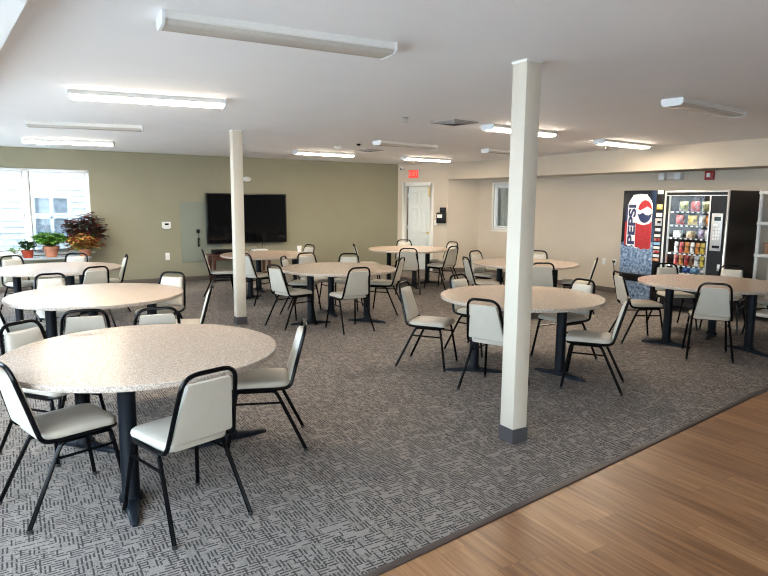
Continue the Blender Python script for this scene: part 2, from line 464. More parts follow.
# door in the angled wall
t = .075
q = MB().box(DH[0]-t, DH[0], -.018, 0, 0, DH[3]+t).box(DH[1], DH[1]+t, -.018, 0, 0, DH[3]+t).box(DH[0], DH[1], -.018, 0, DH[3], DH[3]+t)
q.box(DH[0], DH[0]+.02, 0, .14, 0, DH[3]).box(DH[1]-.02, DH[1], 0, .14, 0, DH[3]).box(DH[0]+.02, DH[1]-.02, 0, .14, DH[3]-.02, DH[3])
q.xf(MD); struct(q.build('trim_2', 'white_trim', bevel=.003))
q = MB().box(-.05, 1.15, .155, .175, 0, 2.4).box(DH[0]+.02, DH[0]+.062, .116, .14, 0, DH[3]-.02); q.xf(MD); struct(q.build('door_light_block', 'interior_dark', smooth=False))  # added dark backing: blocks the light leak and darkens the door gap
dl, dr, yd = DH[0]+.062, DH[1]-.024, .07
d = MB().box(dl, dr, yd, yd+.045, .012, DH[3]-.024); d.xf(MD); door = struct(d.build('door_1', 'door_paint', bevel=.003))
cw = (dr-dl-.10*3)/2
for r0, r1 in ((.18, .82), (.95, 1.55), (1.68, 1.98)):
    for c in range(2):
        a = dl + .10 + c*(cw+.10)
        rings = []
        for ins, y in ((0, yd-.0005), (.012, yd-.010), (.026, yd-.010), (.042, yd-.004)):
            rings.append([(a+ins, y, r0+ins), (a+cw-ins, y, r0+ins), (a+cw-ins, y, r1-ins), (a+ins, y, r1-ins)])
        p = MB().loft(rings); p.xf(MD); p.build('door_panel', 'door_paint', door, smooth=False)
for z in (.28, 1.08, 1.88):
    p = MB().tube([(dl-.008, yd-.008, z-.05), (dl-.008, yd-.008, z+.05)], .009, 8).box(dl-.008, dl+.03, yd-.004, yd, z-.05, z+.05)
    p.xf(MD); p.build('hinge', 'steel', door)
p = MB().lathe([(.0, 0), (.026, 0), (.026, .008), (.011, .012), (.011, .035), (.026, .045), (.028, .06), (.02, .072), (0, .074)], 16, caps=False)
p.xf(MD @ Matrix.Translation((dr-.065, yd, .95)) @ Matrix.Rotation(PI/2, 4, 'X')); p.build('door_knob', 'brass', door)
p = MB().lathe([(0, 0), (.012, 0), (.012, .006), (0, .006)], 12, caps=False)
p.xf(MD @ Matrix.Translation((.72, yd, 1.42)) @ Matrix.Rotation(PI/2, 4, 'X')); p.build('peephole', 'steel', door)
p = MB().box(.815, .845, yd-.03, yd, 1.84, 2.07).box(.80, .86, yd-.02, yd, 2.05, 2.08); p.xf(MD); p.build('closer_bracket', 'brass', door, bevel=.004)
# the building outside the left window
struct(MB().box(-14, 20, 13.6, 30, -.4, -.3).box(-20, -2.0, -12, 13.6, -.4, -.3).box(-2.0, 20, -16, BY-.3, -.4, -.3).build('ground', 'bounce_ground', smooth=False))
hou = thing('house', 'white sided house seen through the bright left window', 'house', (.5, 15.05, -.3))
sd = MB(); z = 0
prof = []
while z < 7.2:
    prof += [(-.022, z), (0, z+.125)]; z += .13
sd.prism([(0.02 + 0, 0)] + [(y_, z_) for y_, z_ in prof] + [(.02, 7.2)], 'x', -7, 8)
sd.build('siding', 'siding', hou, smooth=False)
q = MB(); x0, x1, z0, z1 = .0, .62, 1.20, 2.03
for a, b, c, d_ in ((x0-.08, x1+.08, z1, z1+.08), (x0-.08, x1+.08, z0-.08, z0), (x0-.08, x0, z0, z1), (x1, x1+.08, z0, z1),
                    ((x0+x1)/2-.03, (x0+x1)/2+.03, z0, z1), (x0, x1, 1.6, 1.66)): q.box(a, b, -.08, -.02, c, d_)
hw_ = q.build('window_frame', 'window_vinyl', hou, smooth=False)
MB().box(x0, x1, -.035, -.03, z0, z1).build('pane', 'neighbour_pane', hw_, smooth=False)

# ------------------------------------------------------------------ columns
def column(x, y, label):
    t = thing('column', label, 'column', (x, y, 0), 0, 'square columns holding up the ceiling')
    h = .067
    MB().box(-h, h, -h, h, .0, H-.012).build('shaft', 'column_paint', t, bevel=.004)
    MB().box(-h-.005, h+.005, -h-.005, h+.005, H-.014, H).build('cap_plate', 'white_trim', t)
    e = h + .006
    q = MB()
    for a, b, c, d in ((-e, e, -e, -h), (-e, e, h, e), (-e, -h, -h, h), (h, e, -h, h)): q.box(a, b, c, d, .0, .105)
    bb = q.build('base_band', 'column_base', t); bb['label'] = 'dark grey vinyl band round the foot'
    return t
column(3.045, 3.155, 'large off-white square column in front, between carpet aisle and round tables')
column(2.70, 8.27, 'off-white square column farther back, in front of the television')

# ------------------------------------------------------------------ tables
R = .84
me_top = MB().lathe([(0, .716), (R-.012, .716), (R-.004, .720), (R-.004, .746), (R-.008, .75), (0, .75)], 96, caps=False).mesh('tabletop', 'laminate')
me_edge = MB().lathe([(R-.006, .7165), (R-.001, .718), (R, .722), (R, .744), (R-.001, .7475), (R-.006, .7495), (R-.006, .7165)], 96, caps=False).mesh('edge_band', 'laminate_edge')
me_post = MB().lathe([(0, .03), (.066, .03), (.066, .052), (.056, .066), (.049, .075), (.049, .700), (0, .700)], 20, caps=False).mesh('post', 'pedestal_paint')
q = MB().lathe([(0, .70), (.09, .70), (.11, .708), (.11, .716), (0, .716)], 20, caps=False)
me_plate = q.mesh('mounting_plate', 'pedestal_paint')
rings = []
for s in [-1, -.97, -.9, -.6, -.22, 0, .22, .6, .9, .97, 1]:
    a = abs(s); hw = .034 - .013*a + (.012 if a < .25 else 0)
    if a > .96: hw *= .62
    zt = .05 - .026*a; zt = min(zt, .034) if a > .22 else .05
    if a > .96: zt -= .006
    x = s*.285
    rings.append([(x, -hw, .0 if a > .5 else .012), (x, hw, .0 if a > .5 else .012), (x, hw, zt*.75), (x, hw*.6, zt), (x, -hw*.6, zt), (x, -hw, zt*.75)])
me_foot = MB().loft(rings).mesh('foot', 'pedestal_foot', ang=50)
def table(x, y, label, posts):
    t = thing('round_table', label, 'table', (x, y, 0), 0, 'round laminate tables across the room')
    tp = link('tabletop', me_top, t); link('edge_band', me_edge, tp)['label'] = 'speckled edge of the tabletop'
    for ang, r, fa in posts:
        p = link('post', me_post, t, (r*math.cos(rad(ang)), r*math.sin(rad(ang)), 0))
        link('foot', me_foot, p, (0, 0, 0), rad(ang if fa is None else fa)); link('mounting_plate', me_plate, p)
    return t
TB = {1: (.712, 4.134), 2: (.740, 6.878), 3: (.549, 9.780), 4: (4.014, 10.625), 5: (4.084, 7.955), 6: (7.093, 10.600), 7: (7.142, 7.280), 8: (4.544, 4.667), 9: (7.445, 4.346)}
TL = {1: ('large round speckled table nearest the camera at the front left', [(250, .63, 264), (130, .55, None), (5, .55, None)]),
      2: ('round speckled table directly behind the front left table', [(215, .55, None), (330, .55, None), (90, .5, None)]),
      3: ('round table under the bright window, beside the potted plants', [(205, .55, None), (285, .5, None), (45, .5, None)]),
      4: ('round table right in front of the wall television', [(320, .5, None), (90, .5, None), (210, .5, None)]),
      5: ('round speckled table midway back, right of the rear column', [(200, .57, -10), (297, .50, -50), (80, .38, None)]),
      6: ('round table at the far end, in front of the white door', [(123, .46, None), (355, .45, None), (251, .45, None)]),
      7: ('round table in front of the small alcove window', [(104, .48, None), (330, .5, None), (225, .5, None)]),
      8: ('round speckled table partly hidden by the front column', [(176, .58, -39), (278, .51, -81), (45, .5, None)]),
      9: ('round table at the far right in front of the vending machines', [(170, .66, -72), (258, .6, None), (20, .34, None)])}
for i in TB: table(*TB[i], *TL[i])

# ------------------------------------------------------------------ chairs
def S(x): return lambda p: (x*p[0], p[1], p[2])
rt = .0125
def leg_mesh(s, front):
    if front:   # foot, shin, bend under the seat
        path = [(s*.228, .265, .012), (s*.192, .205, .385), (s*.188, .195, .425), (s*.186, .06, .425)]
    else:
        path = [(s*.228, -.265, .012), (s*.190, -.085, .385), (s*.187, -.06, .425), (s*.186, .06, .425)]
    return MB().tube(fillet(path, .05, 5), rt, 8).mesh('leg', 'frame_black')
me_leg = [leg_mesh(s, f) for f in (1, 0) for s in (-1, 1)]
foot_at = [(s*.228, (.265 if f else -.265), 0) for f in (1, 0) for s in (-1, 1)]
me_cap = MB().lathe([(0, 0), (.013, 0), (.0142, .005), (.0138, .02), (0, .02)], 10, caps=False).mesh('foot_cap', 'glide_rubber')
ff = [(-.168, .235, .440), (-.196, .19, .440), (-.198, -.09, .440), (-.197, -.165, .452), (-.150, -.277, .863),
      (.150, -.277, .863), (.197, -.165, .452), (.198, -.09, .440), (.196, .19, .440), (.168, .235, .440)]
me_bframe = MB().tube(fillet(ff, .085, 7), rt, 8).mesh('back_frame', 'frame_black')
def stretch(s):
    return MB().tube([(s*.200, .218, .345), (s*.203, -.108, .345)], .008, 8).mesh('stretcher', 'frame_black')
me_str = [stretch(-1), stretch(1)]
me_sup = MB().tube([(-.19, .15, .432), (.19, .15, .432)], .009, 6).tube([(-.19, -.06, .432), (.19, -.06, .432)], .009, 6).mesh('seat_support', 'frame_black')
# seat cushion: rounded front, narrower rear, crowned top
def seat_mesh():
    b = MB(); rings = []
    for ins, z in ((.03, .442), (.004, .446), (0, .462), (.004, .476), (.018, .488), (.05, .494), (.10, .497), (.16, .498)):
        rings.append([(x, y + .045, z) for x, y in rrect(.203-ins, .208-ins, max(.065-ins*.6, .006), 5, .10)])
    b.loft(rings); return b.mesh('seat', 'vinyl_seat', ang=60)
me_seat = seat_mesh()
def back_mesh():
    # local plane: u across, v up along the lean, w towards the sitter
    b = MB(); rings = []
    z0, z1 = .490, .812
    def y_at(z): return -.166 - .104*(z-.452)/(.845-.452)
    def outline(ins):
        hb, ht = .176-ins, .128-ins; out = []
        r = max(.016 - ins*.3, .004)
        a, c = z0+ins, z1-ins
        for (cx, cz, a0) in ((ht-r, c-r, 0), (-ht+r, c-r, 90), (-hb+r, a+r, 180), (hb-r, a+r, 270)):
            for k in range(5):
                t = rad(a0 + 90*k/4); out.append((cx + r*math.cos(t), cz + r*math.sin(t)))
        return out
    for ins, w in ((.012, -.013), (.002, -.012), (0, -.004), (0, .012), (.006, .022), (.022, .029), (.055, .033), (.09, .034)):
        rings.append([(x, y_at(z) + w, z) for x, z in outline(ins)])
    b.loft(rings); return b.mesh('backrest', 'vinyl_back', ang=50)
me_back = back_mesh()
GRP = 'black-framed white chairs around the round tables'
def chair(x, y, a, label):
    t = thing('stacking_chair', label, 'chair', (x, y, 0), rad(a - 90), GRP)
    link('seat', me_seat, t); link('backrest', me_back, t); link('back_frame', me_bframe, t); link('seat_support', me_sup, t)
    for me, f in zip(me_leg, foot_at):
        lg = link('leg', me, t); link('foot_cap', me_cap, lg, f)
    for me in me_str: link('stretcher', me, t)
    return t
K = 'white chair '
CH = [
 (.175, 3.763, 17, K + 'cut by the left picture edge, side-on at the front left table'),
 (.738, 3.261, 107, K + 'nearest the camera, back turned to us, at the front left table'),
 (1.492, 4.032, 159, K + 'seen side-on at the right end of the front left table'),
 (.191, 4.644, 308, K + 'facing us at the left end of the front left table'),
 (.500, 5.440, 81, K + 'showing its back just beyond the far edge of the front left table'),
 (.985, 5.270, 85, K + 'rising beyond the far right edge of the front left table'),
 (1.47, 6.25, 160, K + 'edge-on, just left of the foot of the rear column'),
 (.03, 6.77, 22, K + 'edge-on at the left picture edge beside the second left table'),
 (.399, 7.651, 276, K + 'facing us beyond the far left of the second left table'),
 (1.440, 7.248, 227, K + 'facing us at the right end of the second left table'),
 (.830, 8.756, 109, K + 'with its grey back to us, on the near side of the window table'),
 (.125, 10.476, 297, K + 'facing us below the small red flowerpot, behind the window table'),
 (.802, 10.574, 250, K + 'facing us in front of the coleus, behind the window table'),
 (1.269, 10.204, 176, K + 'edge-on at the right end of the window table by the green wall'),
 (3.107, 10.611, 347, K + 'side-on at the left end of the television table, beside the stand'),
 (3.500, 9.860, 25, K + 'with its back to us, half hidden behind the rear column'),
 (4.769, 10.976, 192, K + 'at the right end of the television table next to the white cup'),
 (3.258, 7.784, 14, K + 'turned sideways at the left end of the middle table'),
 (3.845, 7.158, 90, K + 'with its back to us on the near side of the middle table'),
 (4.943, 8.042, 132, K + 'seen side-on at the right end of the middle table'),
 (4.579, 8.643, 232, K + 'facing us beyond the far right edge of the middle table'),
 (4.173, 9.000, 272, K + 'facing us beyond the far edge of the middle table, leftmost there'),
 (3.790, 8.650, 322, K + 'side-on in shade at the far left of the middle table'),
 (7.485, 11.349, 241, K + 'facing us directly in front of the white door'),
 (6.420, 9.603, 55, K + 'with its back to us on the near side of the door table'),
 (7.308, 9.729, 106, K + 'angled, back to us, at the near right of the door table'),
 (7.935, 10.523, 187, K + 'facing us at the right end of the door table by the alcove corner'),
 (6.18, 10.76, 336, K + 'edge-on at the left end of the door table against green wall'),
 (6.314, 7.367, 339, K + 'narrow, edge-on at the near left of the alcove table'),
 (7.065, 8.116, 281, K + 'facing us at the far left of the alcove table'),
 (7.845, 7.749, 214, K + 'facing us behind the alcove table, just right of the front column'),
 (6.626, 6.454, 55, K + 'with its back to us on the near side of the alcove table'),
 (7.698, 6.650, 130, K + 'edge-on at the right end of the alcove table, near the wall outlets'),
 (3.718, 5.183, 306, K + 'standing clear, side-on, left of the table behind the front column'),
 (3.775, 4.185, 22, K + 'with its back to us, right against the left of the front column'),
 (5.200, 4.640, 180, K + 'facing left across the table right of the front column, far side'),
 (4.64, 3.77, 126, K + 'pulled out and turned side-on, right of the front column'),
 (4.570, 5.420, 284, K + 'facing us beyond the far left edge of the table behind the front column'),
 (6.703, 3.888, 37, K + 'with its back to us on the near side of the vending machine table'),
 (6.720, 4.840, 330, K + 'side-on at the left end of the vending machine table, near the soda machine'),
 (7.895, 5.125, 240, K + 'facing us in front of the snack machine window'),
 (8.340, 4.640, 197, K + 'facing us in front of the brown side of the snack machine'),
 (8.430, 4.030, 165, K + 'facing left at the right picture edge beside the white shelves'),
]
for c in CH: chair(*c)

# ------------------------------------------------------------------ ceiling fixtures
FL, FW = 1.22, .10
me_house = MB().prism([(-FW, 0), (-FW, -.036), (-FW+.006, -.040), (FW-.006, -.040), (FW, -.036), (FW, 0)], 'x', -FL/2+.012, FL/2-.012).mesh('housing', 'fixture_white')
lens = [(-FW+.008, -.038), (-FW+.020, -.058), (-FW+.034, -.063), (FW-.034, -.063), (FW-.020, -.058), (FW-.008, -.038)]
me_lon = MB().prism(lens, 'x', -FL/2+.012, FL/2-.012).mesh('diffuser', 'lens_on')
me_loff = MB().prism(lens, 'x', -FL/2+.012, FL/2-.012).mesh('diffuser', 'lens_off')
capo = [(-FW-.003, 0), (-FW-.003, -.042), (-FW+.015, -.062), (-FW+.032, -.067), (FW-.032, -.067), (FW-.015, -.062), (FW+.003, -.042), (FW+.003, 0)]
me_cape = MB().prism(capo, 'x', 0, .014).mesh('end_cap', 'fixture_cap')
def light(x, y, a, on, label):
    t = thing('ceiling_light', label, 'ceiling light', (x, y, H), rad(a), 'long fluorescent lights on the ceiling')
    if x < 2: t.scale = (1.09, 1, 1)
    link('housing', me_house, t)
    link('diffuser', me_lon if on else me_loff, t)['label'] = 'glowing white lens' if on else 'unlit ribbed lens'
    link('end_cap', me_cape, t, (-FL/2, 0, 0)); link('end_cap', me_cape, t, (FL/2-.014, 0, 0))
for a in [(1.39, 3.36, -4, 0, 'unlit long ceiling light nearest the camera, at top left'),
          (1.18, 6.05, -10, 1, 'lit long ceiling light second from the front on the left'),
          (.92, 8.70, -14, 0, 'unlit ceiling light third from the front on the left'),
          (.93, 11.25, -16, 1, 'lit ceiling light above the bright window at far left'),
          (5.30, 10.90, 1, 1, 'lit ceiling light in front of the green wall, right of the rear column'),
          (7.74, 10.95, 3, 1, 'lit ceiling light just before the exit sign and door'),
          (5.64, 5.92, 6, 1, 'lit ceiling light passing behind the front column'),
          (8.16, 6.32, 5, 1, 'lit ceiling light by the beige soffit, above the soda machine'),
          (5.76, 3.55, 5, 0, 'unlit ceiling light at the upper right of the picture'),
          (5.57, 8.45, 8, 0, 'unlit ceiling light past the sprinkler, above the middle table'),
          (7.88, 8.52, 2, 0, 'unlit ceiling light mostly behind the front column, near the alcove')]: light(*a)
def vent(x, y, s, a, label):
    t = thing('ceiling_vent', label, 'vent', (x, y, H), rad(a), 'square air vents in the ceiling')
    q = MB()
    for e, w, z0, z1 in ((s, .03, -.012, 0),):
        q.box(-e, e, -e, -e+w, z0, z1).box(-e, e, e-w, e, z0, z1).box(-e, -e+w, -e+w, e-w, z0, z1).box(e-w, e, -e+w, e-w, z0, z1)
    q.build('frame', 'grille_metal', t)
    MB().box(-s+.03, s-.03, -s+.03, s-.03, -.002, 0).build('duct', 'duct_dark', t, smooth=False)
    for f in (.78, .52, .26):
        e = s*f; d = e - .035; q = MB()
        q.loft([[(-e, -e, -.004), (e, -e, -.004), (e, e, -.004), (-e, e, -.004)], [(-d, -d, -.022), (d, -d, -.022), (d, d, -.022), (-d, d, -.022)]], caps=False)
        q.build('louvre', 'grille_metal', t, smooth=False)
vent(4.58, 5.92, .20, 8, 'square ceiling vent left of the front column')
vent(5.74, 9.95, .20, 5, 'smaller looking dark ceiling vent near the far green wall')
def sprinkler(x, y, label, z=H):
    t = thing('sprinkler_head', label, 'sprinkler', (x, y, z), 0, 'fire sprinkler heads under the ceiling')
    MB().lathe([(0, 0), (.035, 0), (.03, -.012), (.012, -.016), (.012, -.04), (0, -.04)], 14, caps=False).build('escutcheon', 'steel', t)
    MB().lathe([(0, -.058), (.022, -.056), (.024, -.06), (0, -.062)], 12, caps=False).tube([(.011, 0, -.038), (.015, 0, -.05), (.004, 0, -.058)], .003, 6).tube([(-.011, 0, -.038), (-.015, 0, -.05), (-.004, 0, -.058)], .003, 6).build('deflector', 'steel', t)
sprinkler(3.87, 5.89, 'sprinkler head alone on the ceiling, left of the near vent')
sprinkler(3.48, 10.3, 'sprinkler head just right of the rear column top')
sprinkler(8.42, 6.86, 'sprinkler head beside the lit light at the beige soffit')
sprinkler(7.91, 11.70, 'sprinkler head beside the lit light before the door')
d = MB().lathe([(0, 0), (.065, 0), (.066, -.02), (.055, -.036), (.03, -.042), (0, -.042)], 24, caps=False)
o = d.build('smoke_detector', 'plastic_white'); o.location = (4.93, 9.61, H); tag(o, 'round white smoke detector above the far lit light', 'smoke detector')
o = MB().lathe([(0, 0), (.035, 0), (.035, -.01), (.022, -.03), (0, -.032)], 20, caps=False).build('ceiling_speaker', 'plastic_black')
o.location = (5.0, 9.0, H); tag(o, 'small dark round fitting on the ceiling right of the smoke detector', 'ceiling fitting')

# ------------------------------------------------------------------ green wall: television, stand and small fittings
tv = thing('television', 'big black flat television mounted on the green wall', 'television', (4.52, GY, 1.325))
MB().box(-.91, .91, -.10, -.055, -.545, .545).build('bezel', 'tv_bezel', tv, bevel=.006)
MB().box(-.885, .885, -.103, -.0995, -.515, .52).build('screen', 'screen', tv, smooth=False)
MB().box(-.3, .3, -.055, -.002, -.25, .25).build('wall_bracket', 'plastic_black', tv)
for x in (-.28, .33):
    q = MB().tube(fillet([(x, -.05, -.53), (x+.02, -.06, -.62), (x-.05, -.08, -.70)], .05), .005, 6); q.build('cable', 'plastic_black', tv)
st = thing('side_table', 'dark red-brown wooden stand below the television', 'table', (4.22, 12.86, 0))
MB().box(-.66, .66, -.22, .22, .55, .59).build('top', 'stand_wood', st, bevel=.006)
MB().box(-.60, .60, -.18, .18, .47, .55).build('apron', 'stand_wood', st, bevel=.003)
MB().box(-.58, .58, -.17, .17, .16, .185).build('shelf', 'stand_wood', st, bevel=.004)
for sx in (-1, 1):
    for sy in (-1, 1): MB().loft([[(sx*.6+dx*w, sy*.17+dy*w, z) for dx, dy in ((-1, -1), (1, -1), (1, 1), (-1, 1))] for z, w in ((0, .022), (.47, .03), (.55, .03))]).build('leg', 'stand_wood', st, bevel=.003)
bx = thing('media_box', 'flat black media box on the left of the television stand', 'electronics box', (3.87, 12.84, .59))
MB().box(-.24, .24, -.13, .13, .008, .09).build('case', 'plastic_black', bx, bevel=.006)
MB().box(-.2, .1, -.133, -.129, .035, .065).build('front_display', 'screen', bx)
for sx in (-.2, .2):
    for sy in (-.1, .1): MB().box(sx-.015, sx+.015, sy-.015, sy+.015, 0, .008).build('foot', 'glide_rubber', bx)
rt_ = thing('router', 'white flat network box on the right of the television stand', 'electronics box', (4.66, 12.84, .59))
MB().box(-.16, .16, -.10, .10, 0, .075).build('case', 'plastic_white', rt_, bevel=.012)
MB().box(-.13, -.05, -.103, -.098, .02, .055).build('front_window', 'plastic_black', rt_)
for x, dx in ((.05, -.05), (.12, .07)):
    MB().tube(fillet([(x, .08, .05), (x+dx*.5, .14, .10), (x+dx*1.2, .24, .17)], .04), .004, 6).build('cable', 'plastic_black', rt_)
pn = MB().box(3.09, 3.95, GY-.014, GY, .40, 1.675)
tag(pn.build('wall_panel', 'panel_paint', bevel=.004), 'grey-green flat panel on the wall left of the television', 'wall panel')
ph = thing('wall_handset', 'black corded handset hanging on the grey-green panel', 'telephone', (3.44, GY-.014, .94))
MB().box(-.035, .035, -.03, 0, .08, .16).build('hook', 'plastic_black', ph, bevel=.008)
MB().tube(fillet([(0, -.03, .10), (.01, -.035, .0), (.0, -.03, -.06)], .04), .006, 6).build('cord', 'plastic_black', ph)
MB().tube(fillet([(0, -.05, -.04), (0, -.03, -.06), (0, -.028, -.17), (0, -.05, -.19)], .03), [.026]*2 + [.02]*10 + [.026]*2, 10).build('handset', 'plastic_black', ph)
th = thing('thermostat', 'white thermostat box on the green wall above the light switch', 'thermostat', (2.80, GY, 1.20))
MB().box(-.09, .09, -.035, 0, -.065, .065).build('case', 'plastic_white', th, bevel=.01)
MB().box(-.04, .04, -.038, -.034, -.005, .035).build('display', 'lcd_dark', th)
MB().box(-.06, .06, -.045, 0, -.085, -.066).build('base_lip', 'plastic_white', th, bevel=.004)
def switch(M, label, name='light_switch'):
    t = thing(name, label, 'light switch' if name == 'light_switch' else 'outlet'); t.matrix_basis = M
    MB().box(-.037, .037, -.007, 0, -.06, .06).build('cover_plate', 'plastic_white', t, bevel=.003)
    if name == 'light_switch':
        MB().box(-.006, .006, -.02, -.006, -.01, .014).build('toggle', 'plastic_white', t, bevel=.002)
    else:
        for z in (-.022, .022):
            MB().lathe([(0, 0), (.016, 0), (.016, .003), (0, .003)], 16, caps=False).xf(Matrix.Translation((0, -.007, z)) @ Matrix.Rotation(PI/2, 4, 'X')).build('socket', 'plastic_white', t)
    return t
s1 = switch(Matrix.Translation((2.80, GY, .545)), 'white light switch on the green wall below the thermostat'); s1.scale = (1.15, 1, 1.25)
em = MB().lathe([(0, 0), (.10, 0), (.105, .02), (.09, .06), (.05, .085), (0, .09)], 24, caps=False)
em.xf(Matrix.Translation((4.54, GY, 2.18)) @ Matrix.Rotation(PI/2, 4, 'X') @ Matrix.Diagonal((1, .55, 1, 1)))
tag(em.build('wall_fixture', 'plastic_white'), 'small white oval fixture high on the green wall above the television', 'wall fixture')
# ------------------------------------------------------------------ door wall fittings
def onwall(s, z, Mw=MD): return Mw @ Matrix.Translation((s, 0, z))
def text_mesh(txt, size, m, name, ext=.002, off=0.0):
    cu = bpy.data.curves.new(name, 'FONT'); cu.body = txt; cu.size = size; cu.extrude = ext; cu.offset = off
    cu.align_x = 'CENTER'; cu.align_y = 'CENTER'
    ob = bpy.data.objects.new(name, cu); C.objects.link(ob)
    dg = bpy.context.evaluated_depsgraph_get(); me = bpy.data.meshes.new_from_object(ob.evaluated_get(dg))
    bpy.data.objects.remove(ob); me.materials.clear(); me.materials.append(MATS[m]); me.name = name
    return me
ex = thing('exit_sign', 'glowing red EXIT sign above the white door', 'exit sign'); ex.matrix_basis = onwall(.45, 2.40)
MB().box(-.15, .15, -.045, 0, -.105, .105).build('case', 'exit_case', ex, bevel=.006)
MB().box(-.142, .118, -.049, -.044, -.097, .097).build('face', 'exit_red', ex)
o = link('lettering', text_mesh('EXIT', .125, 'exit_letter', 'lettering', .001, .001), ex, (-.012, -.0505, 0)); o.rotation_euler = (PI/2, 0, 0); o.scale = (.92, 1.25, 1)
cm = thing('security_camera', 'small white security camera in the corner above the door', 'camera'); cm.matrix_basis = onwall(.12, 2.54)
MB().box(-.045, .045, -.03, 0, -.045, .045).build('mount', 'plastic_white', cm, bevel=.006)
MB().tube([(0, -.02, 0), (.01, -.14, -.02)], .036, 14).build('body', 'plastic_white', cm)
MB().tube([(.01, -.138, -.02), (.0105, -.146, -.0212)], .024, 14).build('lens', 'plastic_black', cm)
bk = thing('wall_box', 'black wall box with a white label, right of the door', 'wall box'); bk.matrix_basis = onwall(1.20, 1.36)
MB().box(-.115, .115, -.10, 0, -.16, .10).build('body', 'plastic_black', bk, bevel=.008)
MB().box(-.04, .105, -.075, 0, .10, .225).build('upper_housing', 'plastic_black', bk, bevel=.008)
MB().box(-.09, .035, -.103, -.099, -.03, .055).build('label', 'plastic_white', bk)
switch(onwall(1.03, 1.21), 'white light switch plate between the door and black box')
# ------------------------------------------------------------------ right wall fittings
MR = Matrix(((0, 1, 0, RX), (-1, 0, 0, 0), (0, 0, 1, 0), (0, 0, 0, 1)))   # local x = -world y, local -y = into the room
def onright(y, z): return Matrix.Translation((0, y, z)) @ MR
switch(onright(7.95, .59), 'white wall outlet farther left from the soda machine', 'wall_outlet')
switch(onright(7.70, .59), 'white wall outlet beside the soda machine, with a black plug in it', 'wall_outlet')
pc = thing('power_cord', 'black plug and cord hanging from the outlet by the soda machine', 'cord'); pc.matrix_basis = onright(7.70, .61)
MB().box(-.022, .022, -.05, -.010, -.02, .02).build('plug', 'plastic_black', pc, bevel=.005)
MB().tube(fillet([(0, -.045, 0), (.03, -.08, .0), (.06, -.06, -.25), (.10, -.03, -.5), (.5, -.03, -.585), (.72, -.03, -.585)], .07), .007, 6).build('cable', 'plastic_black', pc)
el = thing('emergency_light', 'grey twin-head emergency light under the soffit, above the soda machine', 'emergency light'); el.matrix_basis = onright(6.62, 2.19)
MB().box(-.09, .09, -.06, 0, -.06, .05).build('battery_case', 'exit_case', el, bevel=.008)
for x in (-.15, .15):
    MB().box(x-.062, x+.062, -.10, -.01, -.065, .055).build('lamp_head', 'plastic_white', el, bevel=.014)
    MB().lathe([(0, 0), (.04, 0), (.042, .006), (0, .01)], 18, caps=False).xf(Matrix.Translation((x, -.10, -.005)) @ Matrix.Rotation(PI/2, 4, 'X')).build('lens', 'fixture_cap', el)
fa = thing('fire_alarm', 'red fire alarm strobe on the beige wall above the snack machine', 'fire alarm'); fa.matrix_basis = onright(5.94, 2.185)
MB().box(-.075, .075, -.045, 0, -.075, .075).build('case', 'alarm_red', fa, bevel=.008)
MB().box(-.032, .032, -.065, -.044, -.03, .04).build('strobe_lens', 'plastic_white', fa, bevel=.008)

# ------------------------------------------------------------------ soda machine
VX = 9.05
so = thing('soda_vending_machine', 'black soda vending machine with a can and ice picture on its front', 'vending machine', (VX, 6.54, 0))
def vb(*a): return MB().box(*a)
vb(VX+.02, 9.88, 6.155, 6.93, .06, 1.935).build('cabinet', 'machine_black', so, bevel=.008, world=True)
for x in (9.12, 9.8):
    for y in (6.22, 6.86): MB().lathe([(0, 0), (.03, 0), (.03, .06), (0, .06)], 12, (x, y, 0), caps=False).build('foot', 'glide_rubber', so, world=True)
pnl = vb(VX, VX+.03, 6.30, 6.925, .08, 1.93).build('front_panel', 'ice_print', so, bevel=.004, world=True)
def face(pts, m, name, lvl, par=pnl):
    """flat printed shape on the front face: pts are (y, z)"""
    return MB().prism(pts, 'x', VX-.0012*lvl, VX-.0012*(lvl-1)).build(name, m, par, world=True, smooth=False)
def arc(cy, cz, ry, rz, a0, a1, n=24): return [(cy + ry*math.cos(rad(a0+(a1-a0)*i/n)), cz + rz*math.sin(rad(a0+(a1-a0)*i/n))) for i in range(n+1)]
face([(6.865, 1.00), (6.80, .98), (6.80, 1.66), (6.835, 1.70), (6.86, 1.62)], 'print_blue', 'second_can', 1)
face([(6.86, 1.03), (6.81, 1.0), (6.81, 1.42), (6.86, 1.40)], 'print_red', 'second_can_band', 2)
can = [(6.82, 1.02), (6.815, 1.70), (6.79, 1.76), (6.755, 1.81), (6.73, 1.84), (6.46, 1.85), (6.42, 1.815), (6.375, 1.76), (6.352, 1.70), (6.345, .985)]
can += [(6.40, .955), (6.46, .975), (6.52, .94), (6.58, .985), (6.64, .965), (6.70, 1.02), (6.76, .995)]
face(can, 'can_silver', 'can_body', 3)
face([(6.735, 1.842), (6.45, 1.852), (6.455, 1.868), (6.60, 1.876), (6.73, 1.858)], 'steel', 'can_lid', 3)
face([(6.655, 1.40), (6.645, .985), (6.58, .985), (6.52, .945), (6.46, .975), (6.40, .958), (6.347, .985), (6.35, 1.43), (6.40, 1.385), (6.5, 1.36), (6.6, 1.375)], 'print_red', 'can_band', 4)
gy, gz, gr_, gR_ = 6.488, 1.585, .142, .20
face(arc(gy, gz, gr_, gR_, 0, 360, 48)[:-1], 'print_white', 'emblem_disc', 5)
top = arc(gy, gz, gr_*.94, gR_*.94, 12, 172, 24); face(top + [(gy-.10, gz+.055), (gy-.04, gz+.085), (gy+.03, gz+.045), (gy+.09, gz+.02)], 'print_red', 'emblem_top', 6)
bot = arc(gy, gz, gr_*.94, gR_*.94, 188, 350, 24); face(bot + [(gy+.10, gz-.05), (gy+.04, gz-.02), (gy-.02, gz-.055), (gy-.08, gz-.06)], 'print_blue', 'emblem_bottom', 6)
